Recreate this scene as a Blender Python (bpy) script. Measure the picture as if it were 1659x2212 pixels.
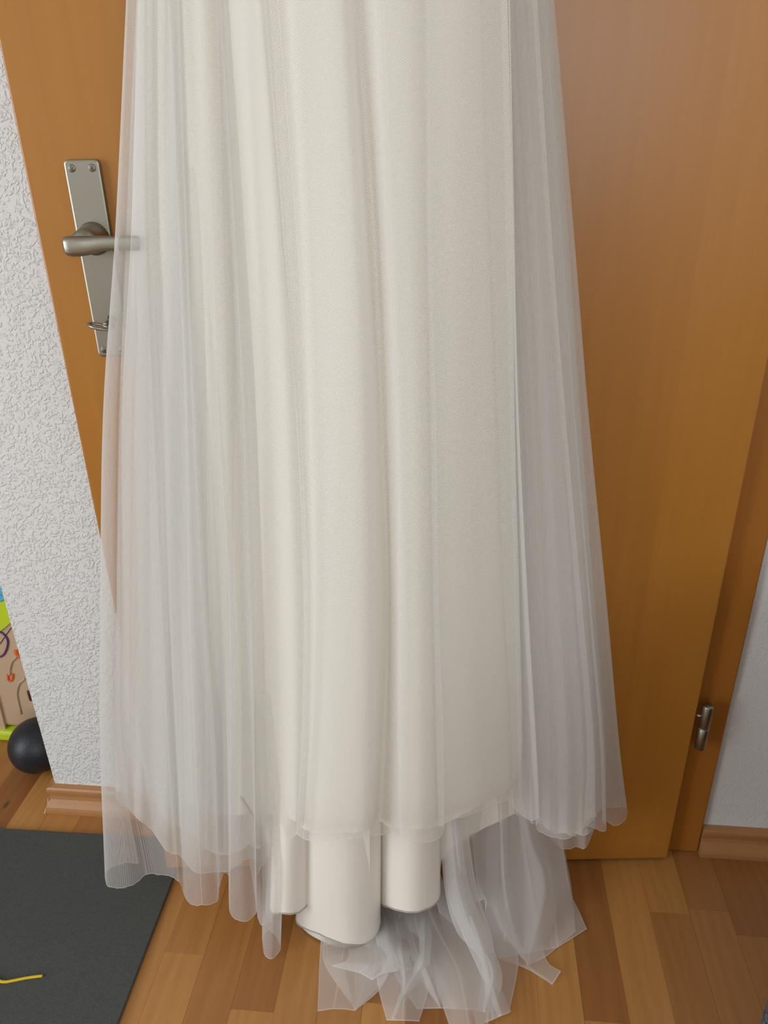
import bpy, bmesh, math, random
from mathutils import Vector, Matrix
random.seed(7)
S = bpy.context.scene
for o in list(bpy.data.objects): bpy.data.objects.remove(o)

# ------------------------------------------------------------------ camera
IW, IH, FPX = 1659.0, 2212.0, 1661.0
CX, CY = IW/2, IH/2
HCAM = 1.13
def _rot():
    d = Vector(((900-CX)/FPX, (4521-CY)/FPX, 1)).normalized()      # nadir seen by the camera
    up = -d
    fw = Vector((0, 0, 1)); fw = (fw - up*fw.dot(up)).normalized()
    rt = fw.cross(up)
    y = math.radians(6.15)
    return rt*math.cos(y)-fw*math.sin(y), fw*math.cos(y)+rt*math.sin(y), up
XW, YW, ZW = _rot()
def ray(px, py):
    c = Vector(((px-CX)/FPX, (py-CY)/FPX, 1))
    return Vector((c.dot(XW), c.dot(YW), c.dot(ZW)))
CAM = Vector((0, 0, HCAM))
cd = bpy.data.cameras.new('camera'); cam = bpy.data.objects.new('camera', cd); S.collection.objects.link(cam)
right = Vector((XW[0], YW[0], ZW[0])); down = Vector((XW[1], YW[1], ZW[1])); fwd = Vector((XW[2], YW[2], ZW[2]))
m = Matrix.Identity(4)
for i in range(3):
    m[i][0] = right[i]; m[i][1] = -down[i]; m[i][2] = -fwd[i]; m[i][3] = CAM[i]
cam.matrix_world = m
cd.sensor_fit = 'HORIZONTAL'; cd.sensor_width = 36; cd.lens = 36*FPX/IW; cd.clip_start = 0.02
S.camera = cam

# ------------------------------------------------------------------ light and exposure
S.view_settings.view_transform = 'Standard'; S.view_settings.look = 'None'
S.view_settings.exposure = -0.05; S.view_settings.gamma = 1; S.view_settings.use_curve_mapping = False
S.cycles.transparent_max_bounces = 28; S.cycles.max_bounces = 8
S.cycles.diffuse_bounces = 7; S.cycles.transmission_bounces = 6
w = bpy.data.worlds.new('daylight'); S.world = w; w.use_nodes = True
bg = w.node_tree.nodes['Background']; bg.inputs[0].default_value = (0.62, 0.78, 1, 1); bg.inputs[1].default_value = 0.5; w.cycles.sampling_method = 'NONE'
def area(name, loc, target, sx, sy, power, col):
    l = bpy.data.lights.new(name, 'AREA'); l.shape = 'RECTANGLE'; l.size = sx; l.size_y = sy; l.energy = power; l.color = col
    o = bpy.data.objects.new(name, l); S.collection.objects.link(o); o.location = loc
    o.rotation_euler = (Vector(target)-Vector(loc)).to_track_quat('-Z', 'Y').to_euler()
    return o
# daylight through the balcony window in the wall to the left, and the window in the wall behind the camera
area('window_daylight_side', (-2.62, -1.0, 1.3), (0, -0.6, 1.25), 1.5, 1.85, 56, (0.91, 0.98, 1.03))
area('window_daylight_rear', (0.95, -2.52, 1.6), (0.8, 1, 1.4), 1.9, 1.1, 31, (0.95, 0.98, 0.97))

# ------------------------------------------------------------------ helpers
COL = S.collection
def link(name, me, mat=None, parent=None):
    o = bpy.data.objects.new(name, me); COL.objects.link(o)
    if mat is not None and not me.materials: me.materials.append(mat)
    if parent is not None: o.parent = parent
    return o
def bm_obj(name, bm, mat=None, parent=None, smooth=False):
    me = bpy.data.meshes.new(name); bm.normal_update(); bm.to_mesh(me); bm.free()
    if smooth:
        for p in me.polygons: p.use_smooth = True
    return link(name, me, mat, parent)
def tag(o, label=None, cat=None, group=None, kind=None):
    if label: o['label'] = label
    if cat: o['category'] = cat
    if group: o['group'] = group
    if kind: o['kind'] = kind
    return o
def empty(name, loc=(0, 0, 0)):
    o = bpy.data.objects.new(name, None); COL.objects.link(o); o.location = loc; o.empty_display_size = .05
    return o
def boxm(bm, lo, hi, M=None, bevel=0, seg=2):
    v = [bm.verts.new((x, y, z)) for x in (lo[0], hi[0]) for y in (lo[1], hi[1]) for z in (lo[2], hi[2])]
    fs = [bm.faces.new([v[i] for i in q]) for q in ((0, 1, 3, 2), (4, 6, 7, 5), (0, 4, 5, 1), (2, 3, 7, 6), (0, 2, 6, 4), (1, 5, 7, 3))]
    if bevel:
        es = list({e for f in fs for e in f.edges})
        r = bmesh.ops.bevel(bm, geom=es, offset=bevel, segments=seg, affect='EDGES', profile=.5)
        v = list({x for f in r['faces'] for x in f.verts} | {x for x in v if x.is_valid})
    if M is not None:
        for x in v: x.co = M @ x.co
    return v
def box(name, lo, hi, mat, parent=None, bevel=0, M=None, seg=2):
    bm = bmesh.new(); boxm(bm, lo, hi, M, bevel, seg); return bm_obj(name, bm, mat, parent)
def cr(p0, p1, p2, p3, t):
    return 0.5*((2*p1)+(p2-p0)*t+(2*p0-5*p1+4*p2-p3)*t*t+(3*p1-p0-3*p2+p3)*t*t*t)
def crow(P, n):
    """Catmull-Rom through the points of a row, n steps per span"""
    out = []
    for i in range(len(P)-1):
        a = P[i-1] if i else P[0]*2-P[1]
        d = P[i+2] if i+2 < len(P) else P[-1]*2-P[-2]
        for k in range(n): out.append(cr(a, P[i], P[i+1], d, k/n))
    out.append(P[-1]); return out
def tube(bm, pts, rad, n=10, caps=True):
    pts = [Vector(p) for p in pts]; rings = []
    if not isinstance(rad, (list, tuple)): rad = [rad]*len(pts)
    prev = None
    for i, p in enumerate(pts):
        t = (pts[min(i+1, len(pts)-1)]-pts[max(i-1, 0)]).normalized()
        if prev is None:
            prev = t.orthogonal().normalized()
        x = (prev - t*prev.dot(t)).normalized(); prev = x; y = t.cross(x)
        r = rad[i]
        rings.append([bm.verts.new(p+(x*math.cos(2*math.pi*k/n)+y*math.sin(2*math.pi*k/n))*r) for k in range(n)])
    for a, b in zip(rings, rings[1:]):
        for k in range(n): bm.faces.new((a[k], a[(k+1) % n], b[(k+1) % n], b[k]))
    if caps: bm.faces.new(rings[0][::-1]); bm.faces.new(rings[-1])
def lathe(bm, prof, M, n=28):
    """prof: (radius, height) about local z"""
    rings = []
    for r, z in prof:
        if r < 1e-6: rings.append([bm.verts.new(M @ Vector((0, 0, z)))])
        else: rings.append([bm.verts.new(M @ Vector((r*math.cos(2*math.pi*k/n), r*math.sin(2*math.pi*k/n), z))) for k in range(n)])
    for a, b in zip(rings, rings[1:]):
        for k in range(n):
            q = [a[k % len(a)], a[(k+1) % len(a)], b[(k+1) % len(b)], b[k % len(b)]]
            u = []
            for x in q:
                if x not in u: u.append(x)
            if len(u) > 2: bm.faces.new(u)

# ------------------------------------------------------------------ materials
def newmat(name):
    mt = bpy.data.materials.new(name); mt.use_nodes = True
    nt = mt.node_tree; b = nt.nodes['Principled BSDF']
    return mt, nt, b
def N(nt, t, **k):
    n = nt.nodes.new(t)
    for a, v in k.items(): setattr(n, a, v)
    return n
def coords(nt, scale=(1, 1, 1), kind='Object', rot=(0, 0, 0)):
    c = N(nt, 'ShaderNodeTexCoord'); mp = N(nt, 'ShaderNodeMapping')
    if any(rot): mp.vector_type = 'TEXTURE'; scale = [1/x for x in scale]      # turn first, then stretch
    mp.inputs['Scale'].default_value = scale; mp.inputs['Rotation'].default_value = rot
    nt.links.new(c.outputs[kind], mp.inputs[0]); return mp.outputs[0]
def ramp(nt, fac, stops):
    r = N(nt, 'ShaderNodeValToRGB'); e = r.color_ramp.elements
    while len(e) < len(stops): e.new(.5)
    for x, (p, c) in zip(e, stops): x.position = p; x.color = c if len(c) == 4 else (*c, 1)
    nt.links.new(fac, r.inputs[0]); return r.outputs[0]
def noise(nt, vec, scale, detail=3, rough=.5, dist=0):
    n = N(nt, 'ShaderNodeTexNoise'); n.inputs['Scale'].default_value = scale; n.inputs['Detail'].default_value = detail
    n.inputs['Roughness'].default_value = rough; n.inputs['Distortion'].default_value = dist
    nt.links.new(vec, n.inputs['Vector']); return n.outputs['Fac']
def mixc(nt, fac, a, b, mode='MIX'):
    n = N(nt, 'ShaderNodeMix', data_type='RGBA', blend_type=mode)
    for s, v in ((0, fac), (6, a), (7, b)):
        if hasattr(v, 'links') or hasattr(v, 'is_linked'): nt.links.new(v, n.inputs[s])
        else: n.inputs[s].default_value = v if s == 0 or len(v) == 4 else (*v, 1)
    return n.outputs[2]
def math_(nt, op, a, b=None, clamp=False):
    n = N(nt, 'ShaderNodeMath', operation=op); n.use_clamp = clamp
    for i, v in enumerate((a, b)):
        if v is None: continue
        if hasattr(v, 'is_linked'): nt.links.new(v, n.inputs[i])
        else: n.inputs[i].default_value = v
    return n.outputs[0]
def bump(nt, b, h, strength, dist):
    n = N(nt, 'ShaderNodeBump'); n.inputs['Strength'].default_value = strength; n.inputs['Distance'].default_value = dist
    nt.links.new(h, n.inputs['Height']); nt.links.new(n.outputs[0], b.inputs['Normal'])
def srgb(r, g, b):
    f = lambda c: (c/255/12.92) if c/255 <= .04045 else ((c/255+.055)/1.055)**2.4
    return (f(r), f(g), f(b), 1)
def plain(name, col, rough=.5, metal=0, **k):
    mt, nt, b = newmat(name); b.inputs['Base Color'].default_value = col; b.inputs['Roughness'].default_value = rough; b.inputs['Metallic'].default_value = metal
    return mt

def mat_wallpaper(name='woodchip_wallpaper', strength=.6):
    mt, nt, b = newmat(name); b.inputs['Base Color'].default_value = (.74, .735, .72, 1); b.inputs['Roughness'].default_value = .8
    v = coords(nt)
    # woodchip: short chips lying in random directions under the paint
    hs = []
    for rot, sc in (((0, .35, 0), (125, 125, 240)), ((0, 1.45, 0), (135, 135, 230)), ((0, 2.5, 0), (120, 120, 235))):
        vv = coords(nt, sc, 'Object', rot)
        n = noise(nt, vv, 1.0, 1.0, .4, .25)
        hs.append(ramp(nt, n, [(.57, (0, 0, 0)), (.72, (1, 1, 1))]))
    h = mixc(nt, 1.0, hs[0], hs[1], 'LIGHTEN'); h = mixc(nt, 1.0, h, hs[2], 'LIGHTEN')
    f = noise(nt, v, 420, 2); hh = mixc(nt, .12, h, f)
    bump(nt, b, hh, strength, .0030)
    return mt
def mat_plaster():
    mt, nt, b = newmat('painted_plaster'); b.inputs['Base Color'].default_value = (.72, .71, .68, 1); b.inputs['Roughness'].default_value = .85
    bump(nt, b, noise(nt, coords(nt), 120, 3), .3, .002); return mt
def mat_door(name='beech_veneer', base=((.375, .145, .018), (.47, .205, .031)), rough=.36):
    mt, nt, b = newmat(name)
    v = coords(nt, (1, 1, .05))
    g1 = noise(nt, v, 60, 4, .6, .3)
    fine = noise(nt, coords(nt, (260, 260, 7)), 1, 3, .6)
    # wide veneer leaves, each a little lighter or darker
    sep = N(nt, 'ShaderNodeSeparateXYZ'); nt.links.new(coords(nt), sep.inputs[0])
    cell = math_(nt, 'FLOOR', math_(nt, 'MULTIPLY', math_(nt, 'ADD', sep.outputs[0], 5.047), 8.5))
    wn = N(nt, 'ShaderNodeTexWhiteNoise', noise_dimensions='1D'); nt.links.new(cell, wn.inputs['W'])
    f = math_(nt, 'ADD', math_(nt, 'MULTIPLY', g1, .34), math_(nt, 'MULTIPLY', fine, .22))
    f = math_(nt, 'ADD', f, math_(nt, 'MULTIPLY', wn.outputs[0], .32), True)
    c = ramp(nt, f, [(.2, base[0]), (.75, base[1])])
    nt.links.new(c, b.inputs['Base Color']); b.inputs['Roughness'].default_value = rough
    b.inputs['Coat Weight'].default_value = .25; b.inputs['Coat Roughness'].default_value = .3
    bump(nt, b, fine, .05, .0004)
    return mt
def mat_plank():
    mt, nt, b = newmat('beech_parquet')
    oi = N(nt, 'ShaderNodeObjectInfo')
    off = N(nt, 'ShaderNodeVectorMath', operation='ADD'); nt.links.new(coords(nt), off.inputs[0])
    mul = N(nt, 'ShaderNodeMath', operation='MULTIPLY'); mul.inputs[1].default_value = 37.0; nt.links.new(oi.outputs['Random'], mul.inputs[0])
    nt.links.new(mul.outputs[0], off.inputs[1])
    mp = N(nt, 'ShaderNodeMapping'); mp.inputs['Scale'].default_value = (1, .07, 1); nt.links.new(off.outputs[0], mp.inputs[0])
    g = noise(nt, mp.outputs[0], 55, 5, .6, 1.2)
    mp2 = N(nt, 'ShaderNodeMapping'); mp2.inputs['Scale'].default_value = (300, 8, 300); nt.links.new(off.outputs[0], mp2.inputs[0])
    fine = noise(nt, mp2.outputs[0], 1, 2, .6)
    # cathedral figure: bent growth lines
    mp3 = N(nt, 'ShaderNodeMapping'); mp3.inputs['Scale'].default_value = (1, .16, 1); nt.links.new(off.outputs[0], mp3.inputs[0])
    wv = N(nt, 'ShaderNodeTexWave', wave_type='BANDS', bands_direction='X'); wv.inputs['Scale'].default_value = 14; wv.inputs['Distortion'].default_value = 14
    wv.inputs['Detail'].default_value = 2; wv.inputs['Detail Scale'].default_value = .9; nt.links.new(mp3.outputs[0], wv.inputs[0])
    f = math_(nt, 'ADD', math_(nt, 'MULTIPLY', g, .55), math_(nt, 'MULTIPLY', fine, .2))
    f = math_(nt, 'ADD', f, math_(nt, 'MULTIPLY', wv.outputs['Fac'], .12))
    shade = ramp(nt, f, [(.2, (.78, .72, .64)), (.75, (1.10, 1.10, 1.08))])
    c = mixc(nt, 1.0, oi.outputs['Color'], shade, 'MULTIPLY')
    # small dark knots
    vo = N(nt, 'ShaderNodeTexVoronoi'); vo.inputs['Scale'].default_value = 10
    mp4 = N(nt, 'ShaderNodeMapping'); mp4.inputs['Scale'].default_value = (1, .45, 1); nt.links.new(off.outputs[0], mp4.inputs[0]); nt.links.new(mp4.outputs[0], vo.inputs['Vector'])
    k = ramp(nt, vo.outputs['Distance'], [(.02, (1, 1, 1)), (.06, (0, 0, 0))])
    c = mixc(nt, k, c, (.10, .045, .015, 1))
    nt.links.new(c, b.inputs['Base Color']); b.inputs['Roughness'].default_value = .38
    bump(nt, b, fine, .06, .0004)
    return mt
def mat_far_floor():
    mt, nt, b = newmat('parquet_beyond')
    br = N(nt, 'ShaderNodeTexBrick'); br.offset = .37
    nt.links.new(coords(nt, (1, 1, 1), 'Object', (0, 0, math.pi/2)), br.inputs['Vector'])
    for k, v in (('Color1', (.30, .125, .037, 1)), ('Color2', (.44, .215, .07, 1)), ('Mortar', (.2, .09, .03, 1))): br.inputs[k].default_value = v
    for k, v in (('Scale', 1), ('Mortar Size', .0004), ('Brick Width', .44), ('Row Height', .0633)): br.inputs[k].default_value = v
    g = noise(nt, coords(nt, (120, 6, 120)), 1, 3, .6)
    c = mixc(nt, 1.0, br.outputs['Color'], ramp(nt, g, [(.2, (.75, .7, .65)), (.8, (1.1, 1.1, 1.1))]), 'MULTIPLY')
    nt.links.new(c, b.inputs['Base Color']); b.inputs['Roughness'].default_value = .4
    return mt
def mat_tulle(name, alpha, col=(.92, .91, .89), mesh=.25, edge=.5):
    """net fabric: woven holes, denser where it turns edge-on"""
    mt, nt, b = newmat(name); nt.nodes.remove(b)
    out = nt.nodes['Material Output']
    uv = N(nt, 'ShaderNodeTexCoord'); sp = N(nt, 'ShaderNodeSeparateXYZ'); nt.links.new(uv.outputs['UV'], sp.inputs[0])
    k = 2*math.pi/.0019
    def wave(ax, ay):
        s = math_(nt, 'ADD', math_(nt, 'MULTIPLY', sp.outputs[0], k*ax), math_(nt, 'MULTIPLY', sp.outputs[1], k*ay))
        return math_(nt, 'COSINE', s)
    p = math_(nt, 'ADD', math_(nt, 'ADD', wave(1, 0), wave(.5, .866)), wave(-.5, .866))       # -1.5 .. 3, peaks in the holes
    p = math_(nt, 'MULTIPLY', p, -mesh*.4)
    lw = N(nt, 'ShaderNodeLayerWeight'); lw.inputs['Blend'].default_value = .3
    e = math_(nt, 'MULTIPLY', math_(nt, 'POWER', lw.outputs['Facing'], 2.5), edge)
    hemline = math_(nt, 'MULTIPLY', math_(nt, 'GREATER_THAN', sp.outputs[1], -.0016), .35)       # doubled threads of the cut edge
    ca = N(nt, 'ShaderNodeAttribute', attribute_name='crease')
    cre = math_(nt, 'MULTIPLY', math_(nt, 'POWER', ca.outputs['Fac'], 6.0), .28)                 # pressed folds, cloth doubled
    e = math_(nt, 'ADD', math_(nt, 'ADD', e, hemline), cre)
    a = math_(nt, 'ADD', math_(nt, 'ADD', p, alpha), e, True)
    d = N(nt, 'ShaderNodeBsdfDiffuse'); d.inputs[0].default_value = (*col, 1)
    t = N(nt, 'ShaderNodeBsdfTranslucent'); t.inputs[0].default_value = (*col, 1)
    mx = N(nt, 'ShaderNodeMixShader'); mx.inputs[0].default_value = .48; nt.links.new(d.outputs[0], mx.inputs[1]); nt.links.new(t.outputs[0], mx.inputs[2])
    tr = N(nt, 'ShaderNodeBsdfTransparent')
    m2 = N(nt, 'ShaderNodeMixShader'); nt.links.new(a, m2.inputs[0]); nt.links.new(tr.outputs[0], m2.inputs[1]); nt.links.new(mx.outputs[0], m2.inputs[2])
    nt.links.new(m2.outputs[0], out.inputs[0])
    return mt
def mat_satin():
    mt, nt, b = newmat('ivory_satin'); b.inputs['Base Color'].default_value = (.80, .765, .70, 1); b.inputs['Roughness'].default_value = .35
    b.inputs['Sheen Weight'].default_value = .2; b.inputs['Specular IOR Level'].default_value = .45
    bump(nt, b, noise(nt, coords(nt), 6, 2), .12, .01); return mt
def mat_metal(name, col, rough):
    mt, nt, b = newmat(name); b.inputs['Base Color'].default_value = col; b.inputs['Metallic'].default_value = 1; b.inputs['Roughness'].default_value = rough
    bump(nt, b, noise(nt, coords(nt), 900, 2), .05, .0003); return mt

M_WALL = mat_wallpaper(); M_WALL2 = mat_wallpaper('thickly_painted_woodchip', .16); M_PLASTER = mat_plaster(); M_DOOR = mat_door()
M_FRAME = mat_door('beech_frame', ((.36, .130, .017), (.44, .172, .026)), .4)
M_PLANK = mat_plank()
M_BASE = mat_door('beech_baseboard', ((.40, .185, .066), (.48, .235, .09)), .45)
M_SATIN = mat_satin()
M_TULLE = mat_tulle('fine_tulle', .38, mesh=.30, edge=.55)
M_TULLE2 = mat_tulle('dense_tulle', .58, (.91, .90, .88), mesh=.2, edge=.5)
M_TRAIN = mat_tulle('train_tulle', .50, (.92, .91, .895), mesh=.12, edge=.45)
M_CHIF = plain('ivory_chiffon', (.82, .795, .73, 1), .9)
M_HEM = plain('hem_thread', (.42, .39, .35, 1), .8)
M_NICKEL = mat_metal('brushed_nickel', (.36, .345, .29, 1), .40)
M_SCREW = mat_metal('dark_screw_steel', (.25, .23, .2, 1), .4)
M_STEEL = mat_metal('hinge_steel', (.33, .29, .24, 1), .38)

# ------------------------------------------------------------------ the room
YB = 1.003            # face of the wall that holds the door
A = Vector((.3734, .9714, 0)); ANG = math.radians(6.14)
DU = Vector((math.cos(ANG), math.sin(ANG), 0)); DN = Vector((-math.sin(ANG), math.cos(ANG), 0))   # along the leaf, away from the camera
def D(u, z, v): return A+DU*u-DN*v+Vector((0, 0, z))     # on the door leaf, v in front of its face
def P(px, py, dep, zmin=.004):
    """point seen at a pixel, dep metres in front of the door leaf, never under the floor"""
    r = ray(px, py); t = (DN.dot(A)-dep)/DN.dot(r); q = CAM+r*t
    if q.z < zmin: q = CAM+r*((zmin-HCAM)/r.z)
    return q
def F(px, py, z=.004):
    r = ray(px, py); return CAM+r*((z-HCAM)/r.z)

XL, XR, Y0, Y1, ZC = -2.7, 2.3, -2.6, 2.3, 2.5
XC = -.737            # corner where the wallpapered wall ends
CL, CR = -.543, .4305   # outer edges of the door casing
OL, OR = -.468, .362   # clear opening
def struct(o): o['kind'] = 'structure'; return o
fl = struct(box('floor', (XL, Y0, -.05), (XR, Y1, -.008), mat_far_floor()))
struct(box('ceiling', (XL, Y0, ZC), (XR, Y1, ZC+.1), M_PLASTER))
T = .12
struct(box('wall_door_side', (XC, YB, -.01), (CL+.03, YB+T, ZC), M_WALL))
struct(box('wall_hinge_side', (CR-.03, YB, -.01), (XR, YB+T, ZC), M_WALL2))
struct(box('wall_above_door', (CL+.03, YB, 2.06), (CR-.03, YB+T, ZC), M_WALL))
struct(box('wall_hall_divider', (XC, YB+T, -.01), (XC+.1, Y1, ZC), M_WALL))
struct(box('wall_far', (XL, Y1, -.01), (XR, Y1+.1, ZC), M_PLASTER))
struct(box('wall_right', (XR, Y0, -.01), (XR+.1, Y1, ZC), M_PLASTER))
# wall to the left with a balcony window, wall behind with a window
bm = bmesh.new()
boxm(bm, (XL-.1, Y0, -.01), (XL, -1.8, ZC)); boxm(bm, (XL-.1, -.2, -.01), (XL, Y1, ZC)); boxm(bm, (XL-.1, -1.8, 2.28), (XL, -.2, ZC)); boxm(bm, (XL-.1, -1.8, -.01), (XL, -.2, .32))
struct(bm_obj('wall_left', bm, M_PLASTER))
bm = bmesh.new()
boxm(bm, (XL, Y0-.1, -.01), (-.05, Y0, ZC)); boxm(bm, (1.95, Y0-.1, -.01), (XR, Y0, ZC)); boxm(bm, (-.05, Y0-.1, 2.2), (1.95, Y0, ZC)); boxm(bm, (-.05, Y0-.1, -.01), (1.95, Y0, 1.0))
struct(bm_obj('wall_rear', bm, M_PLASTER))
M_WHITE = plain('white_window_paint', (.8, .8, .8, 1), .4)
def window(name, lo, hi, axis):
    bm = bmesh.new(); t = .06
    a = 1 if axis == 'x' else 0
    def bar(l0, l1, z0, z1):
        l = list(lo); h = list(hi); l[a] = l0; h[a] = l1; l[2] = z0; h[2] = z1; boxm(bm, l, h)
    bar(lo[a], lo[a]+t, lo[2], hi[2]); bar(hi[a]-t, hi[a], lo[2], hi[2]); bar(lo[a], hi[a], lo[2], lo[2]+t); bar(lo[a], hi[a], hi[2]-t, hi[2])
    mid = (lo[a]+hi[a])/2; bar(mid-t/2, mid+t/2, lo[2], hi[2])
    return struct(bm_obj(name, bm, M_WHITE))
window('window_1', (XL-.09, -1.8, .32), (XL-.03, -.2, 2.28), 'x')
window('window_2', (-.05, Y0-.09, 1.0), (1.95, Y0-.03, 2.2), 'y')

# baseboards: coved profile swept along a line, profile = (out from wall, height)
PROF = [(0, 0), (.021, 0), (.022, .004), (.022, .011), (.0205, .016), (.016, .022), (.0115, .029), (.0105, .036), (.0125, .044), (.014, .049), (.0135, .054), (.011, .057), (0, .0575)]
def baseboard(name, p, q, out, cutp=0, cutq=0):
    p, q, out = Vector(p), Vector(q), Vector(out); ax = (q-p).normalized()
    bm = bmesh.new(); a = [bm.verts.new(p+out*x-ax*x*cutp+Vector((0, 0, z))) for x, z in PROF]; b = [bm.verts.new(q+out*x+ax*x*cutq+Vector((0, 0, z))) for x, z in PROF]
    for i in range(len(PROF)): bm.faces.new((a[i], a[(i+1) % len(a)], b[(i+1) % len(a)], b[i]))
    bm.faces.new(a[::-1]); bm.faces.new(b)
    bmesh.ops.recalc_face_normals(bm, faces=bm.faces[:])
    return struct(bm_obj(name, bm, M_BASE))
baseboard('baseboard_door_side', (XC-.001, YB, 0), (CL, YB, 0), (0, -1, 0), .75, 0)
baseboard('baseboard_wall_end', (XC, YB-.001, 0), (XC, Y1, 0), (-1, 0, 0), .25, 0)
baseboard('baseboard_hinge_side', (CR+.001, YB, 0), (XR, YB, 0), (0, -1, 0))
# chipped, unfinished fibreboard where the mitre has opened
bm = bmesh.new(); random.seed(3)
ch = []
for i in range(7):
    z = .003+i*.0045; x = .023-.0105*min(1, i/5)
    ch.append((bm.verts.new((XC-.0012-x*.80-random.uniform(0, .002), YB-x-.0006, z)), bm.verts.new((XC-.002-x*.62+random.uniform(0, .003), YB-x+.010, z))))
for a, b in zip(ch, ch[1:]): bm.faces.new((a[0], b[0], b[1], a[1]))
r = bmesh.ops.extrude_face_region(bm, geom=bm.faces[:])
for v in r['geom']:
    if isinstance(v, bmesh.types.BMVert): v.co.x -= .0015
struct(bm_obj('trim_2', bm, plain('raw_fibreboard', (.62, .48, .33, 1), .9)))

# door casing and frame
tr = empty('trim_1', (0, 0, 0)); struct(tr)
def casing(name, lo, hi): return box(name, lo, hi, M_FRAME, tr, .003)
casing('casing', (CL, YB-.010, 0), (OL, YB+.002, 2.05)); casing('casing', (OR, YB-.010, 0), (CR, YB+.002, 2.05)); casing('casing', (CL, YB-.010, 2.0501), (CR, YB+.002, 2.12))
casing('jamb', (OL-.03, YB+.003, 0), (OL, YB+T, 2.05)); casing('jamb', (OR, YB+.003, 0), (OR+.03, YB+T, 2.05)); casing('jamb', (OL-.03, YB+.003, 2.0502), (OR+.03, YB+T, 2.08))

# parquet: single strips, three abreast to a board
PW = .0633; PX0 = .197
def tone(t, j=.06):
    lo = Vector((.30, .115, .030)); hi = Vector((.58, .29, .088)); c = lo.lerp(hi, max(0, min(1, t+random.uniform(-j, j))))
    return (c.x, c.y, c.z, 1)
plank_mesh = {}
def plank(i, y0, y1, t):
    L = y1-y0; key = (round(L, 3), i % 3 == 2)
    if key not in plank_mesh:
        bm = bmesh.new(); boxm(bm, (.00005, .00005, -.008), (PW-(.00025 if i % 3 == 2 else .00005), L-.00008, 0), None, .0002, 1)
        me = bpy.data.meshes.new('plank'); bm.normal_update(); bm.to_mesh(me); bm.free(); me.materials.append(M_PLANK); plank_mesh[key] = me
    o = link('plank', plank_mesh[key], None, fl); o.location = (PX0+i*PW, y0, random.uniform(-.0003, 0)); o.color = tone(t)
# joints read from the photograph where they can be seen, the rest staggered
random.seed(11)
known = {-11: ([.55, .95], [.8, .85, .6]), -10: ([.736], [.86, .60]), -9: ([.42, .97], [.7, .52, .5]), -8: ([.66, .92], [.85, .34, .15]), -7: ([.38, .98], [.6, .74, .5]),
         -6: ([.58, .93], [.5, .62, .5]), -3: ([.6], [.85, .6]), -2: ([.62, .95], [.75, .8, .5]), -1: ([.53, 1.0], [.8, .85, .6]), 0: ([.688], [.85, .22]), 1: ([.3, 1.02], [.5, .80, .6]), 2: ([.87], [.34, .72]),
         3: ([.35, .88], [.5, .46, .28]), 4: ([.63, .84], [.5, .32, .16]), 5: ([.5, .90], [.3, .22, .2])}
for i in range(-24, 12):
    if i in known: js, ts = known[i]
    else:
        o0 = random.uniform(.2, .6); js = [o0, o0+.42]; ts = [random.random() for _ in range(3)]
    ys = [js[0]-.45] + js + [js[-1]+.47]; ts = list(ts); ts = ts+[.5]*(len(ys)-1-len(ts))
    ys = ys+[ys[-1]+.45]; ts = ts+[random.random()]
    while ys[-1] < 2.25: ys.append(min(ys[-1]+random.choice((.36, .42, .48)), 2.28)); ts.append(random.random())
    for a, b, t in zip(ys, ys[1:], ts):
        if b-a > .02: plank(i, round(a, 3), round(min(b, 2.29), 3), t)

# ------------------------------------------------------------------ door leaf with handle and hinge
LW = .8615
Md = Matrix.Translation(A) @ Matrix.Rotation(ANG, 4, 'Z')
bm = bmesh.new(); boxm(bm, (-LW, 0, .006), (0, .026, 1.99), None, .0022, 3)
boxm(bm, (-LW+.014, .0262, .006), (-.014, .040, 1.976))
door = bm_obj('door_1', bm, M_DOOR); door.matrix_world = Md; struct(door)
def dpart(name, bm, mat, parent, smooth=True):
    o = bm_obj(name, bm, mat, None, smooth); o.parent = parent
    return o
# in leaf coordinates: x along the leaf, y negative towards the room, z up
def rrect(bm, x0, x1, z0, z1, r, y0, y1, bev):
    def ring(ins, y):
        pts = []
        for cx, cz, a0 in ((x1-r, z1-r, 0), (x0+r, z1-r, 90), (x0+r, z0+r, 180), (x1-r, z0+r, 270)):
            for k in range(6):
                a = math.radians(a0+90*k/5); pts.append(bm.verts.new((cx+(r-ins)*math.cos(a), y, cz+(r-ins)*math.sin(a))))
        return pts
    rs = [ring(0, y0), ring(0, y1+bev), ring(bev*.3, y1+bev*.3), ring(bev, y1)]
    for a, b in zip(rs, rs[1:]):
        n = len(a)
        for k in range(n): bm.faces.new((a[k], a[(k+1) % n], b[(k+1) % n], b[k]))
    bm.faces.new(rs[0][::-1]); bm.faces.new(rs[-1])
    bmesh.ops.recalc_face_normals(bm, faces=bm.faces[:])
PL, PR, PT, PB = -.8156, -.7766, 1.1152, .899
bm = bmesh.new(); rrect(bm, PL, PR, PB, PT, .005, 0, -.0075, .0022)
plate = dpart('handle_plate', bm, M_NICKEL, door, False); plate['label'] = 'long brushed nickel backplate'
PCX = (PL+PR)/2
for x in (PL+.0085, PR-.0085):
    for z in (PT-.0085, PB+.0085):
        bm = bmesh.new()
        Ms = Matrix.Translation((x, -.0073, z)) @ Matrix.Rotation(math.pi/2, 4, 'X')
        lathe(bm, [(0, .0010), (.0030, .0009), (.0040, .0006), (.0043, 0)], Ms, 18)
        for a in (0, math.pi/2):
            boxm(bm, (-.0022, -.0005, .0008), (.0022, .0005, .00125), Ms @ Matrix.Rotation(a+.5, 4, 'Z'))
        dpart('screw', bm, M_SCREW, plate)
LZ = 1.034
bm = bmesh.new()
Mn = Matrix.Translation((PCX, -.007, LZ)) @ Matrix.Rotation(math.pi/2, 4, 'X')
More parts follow.
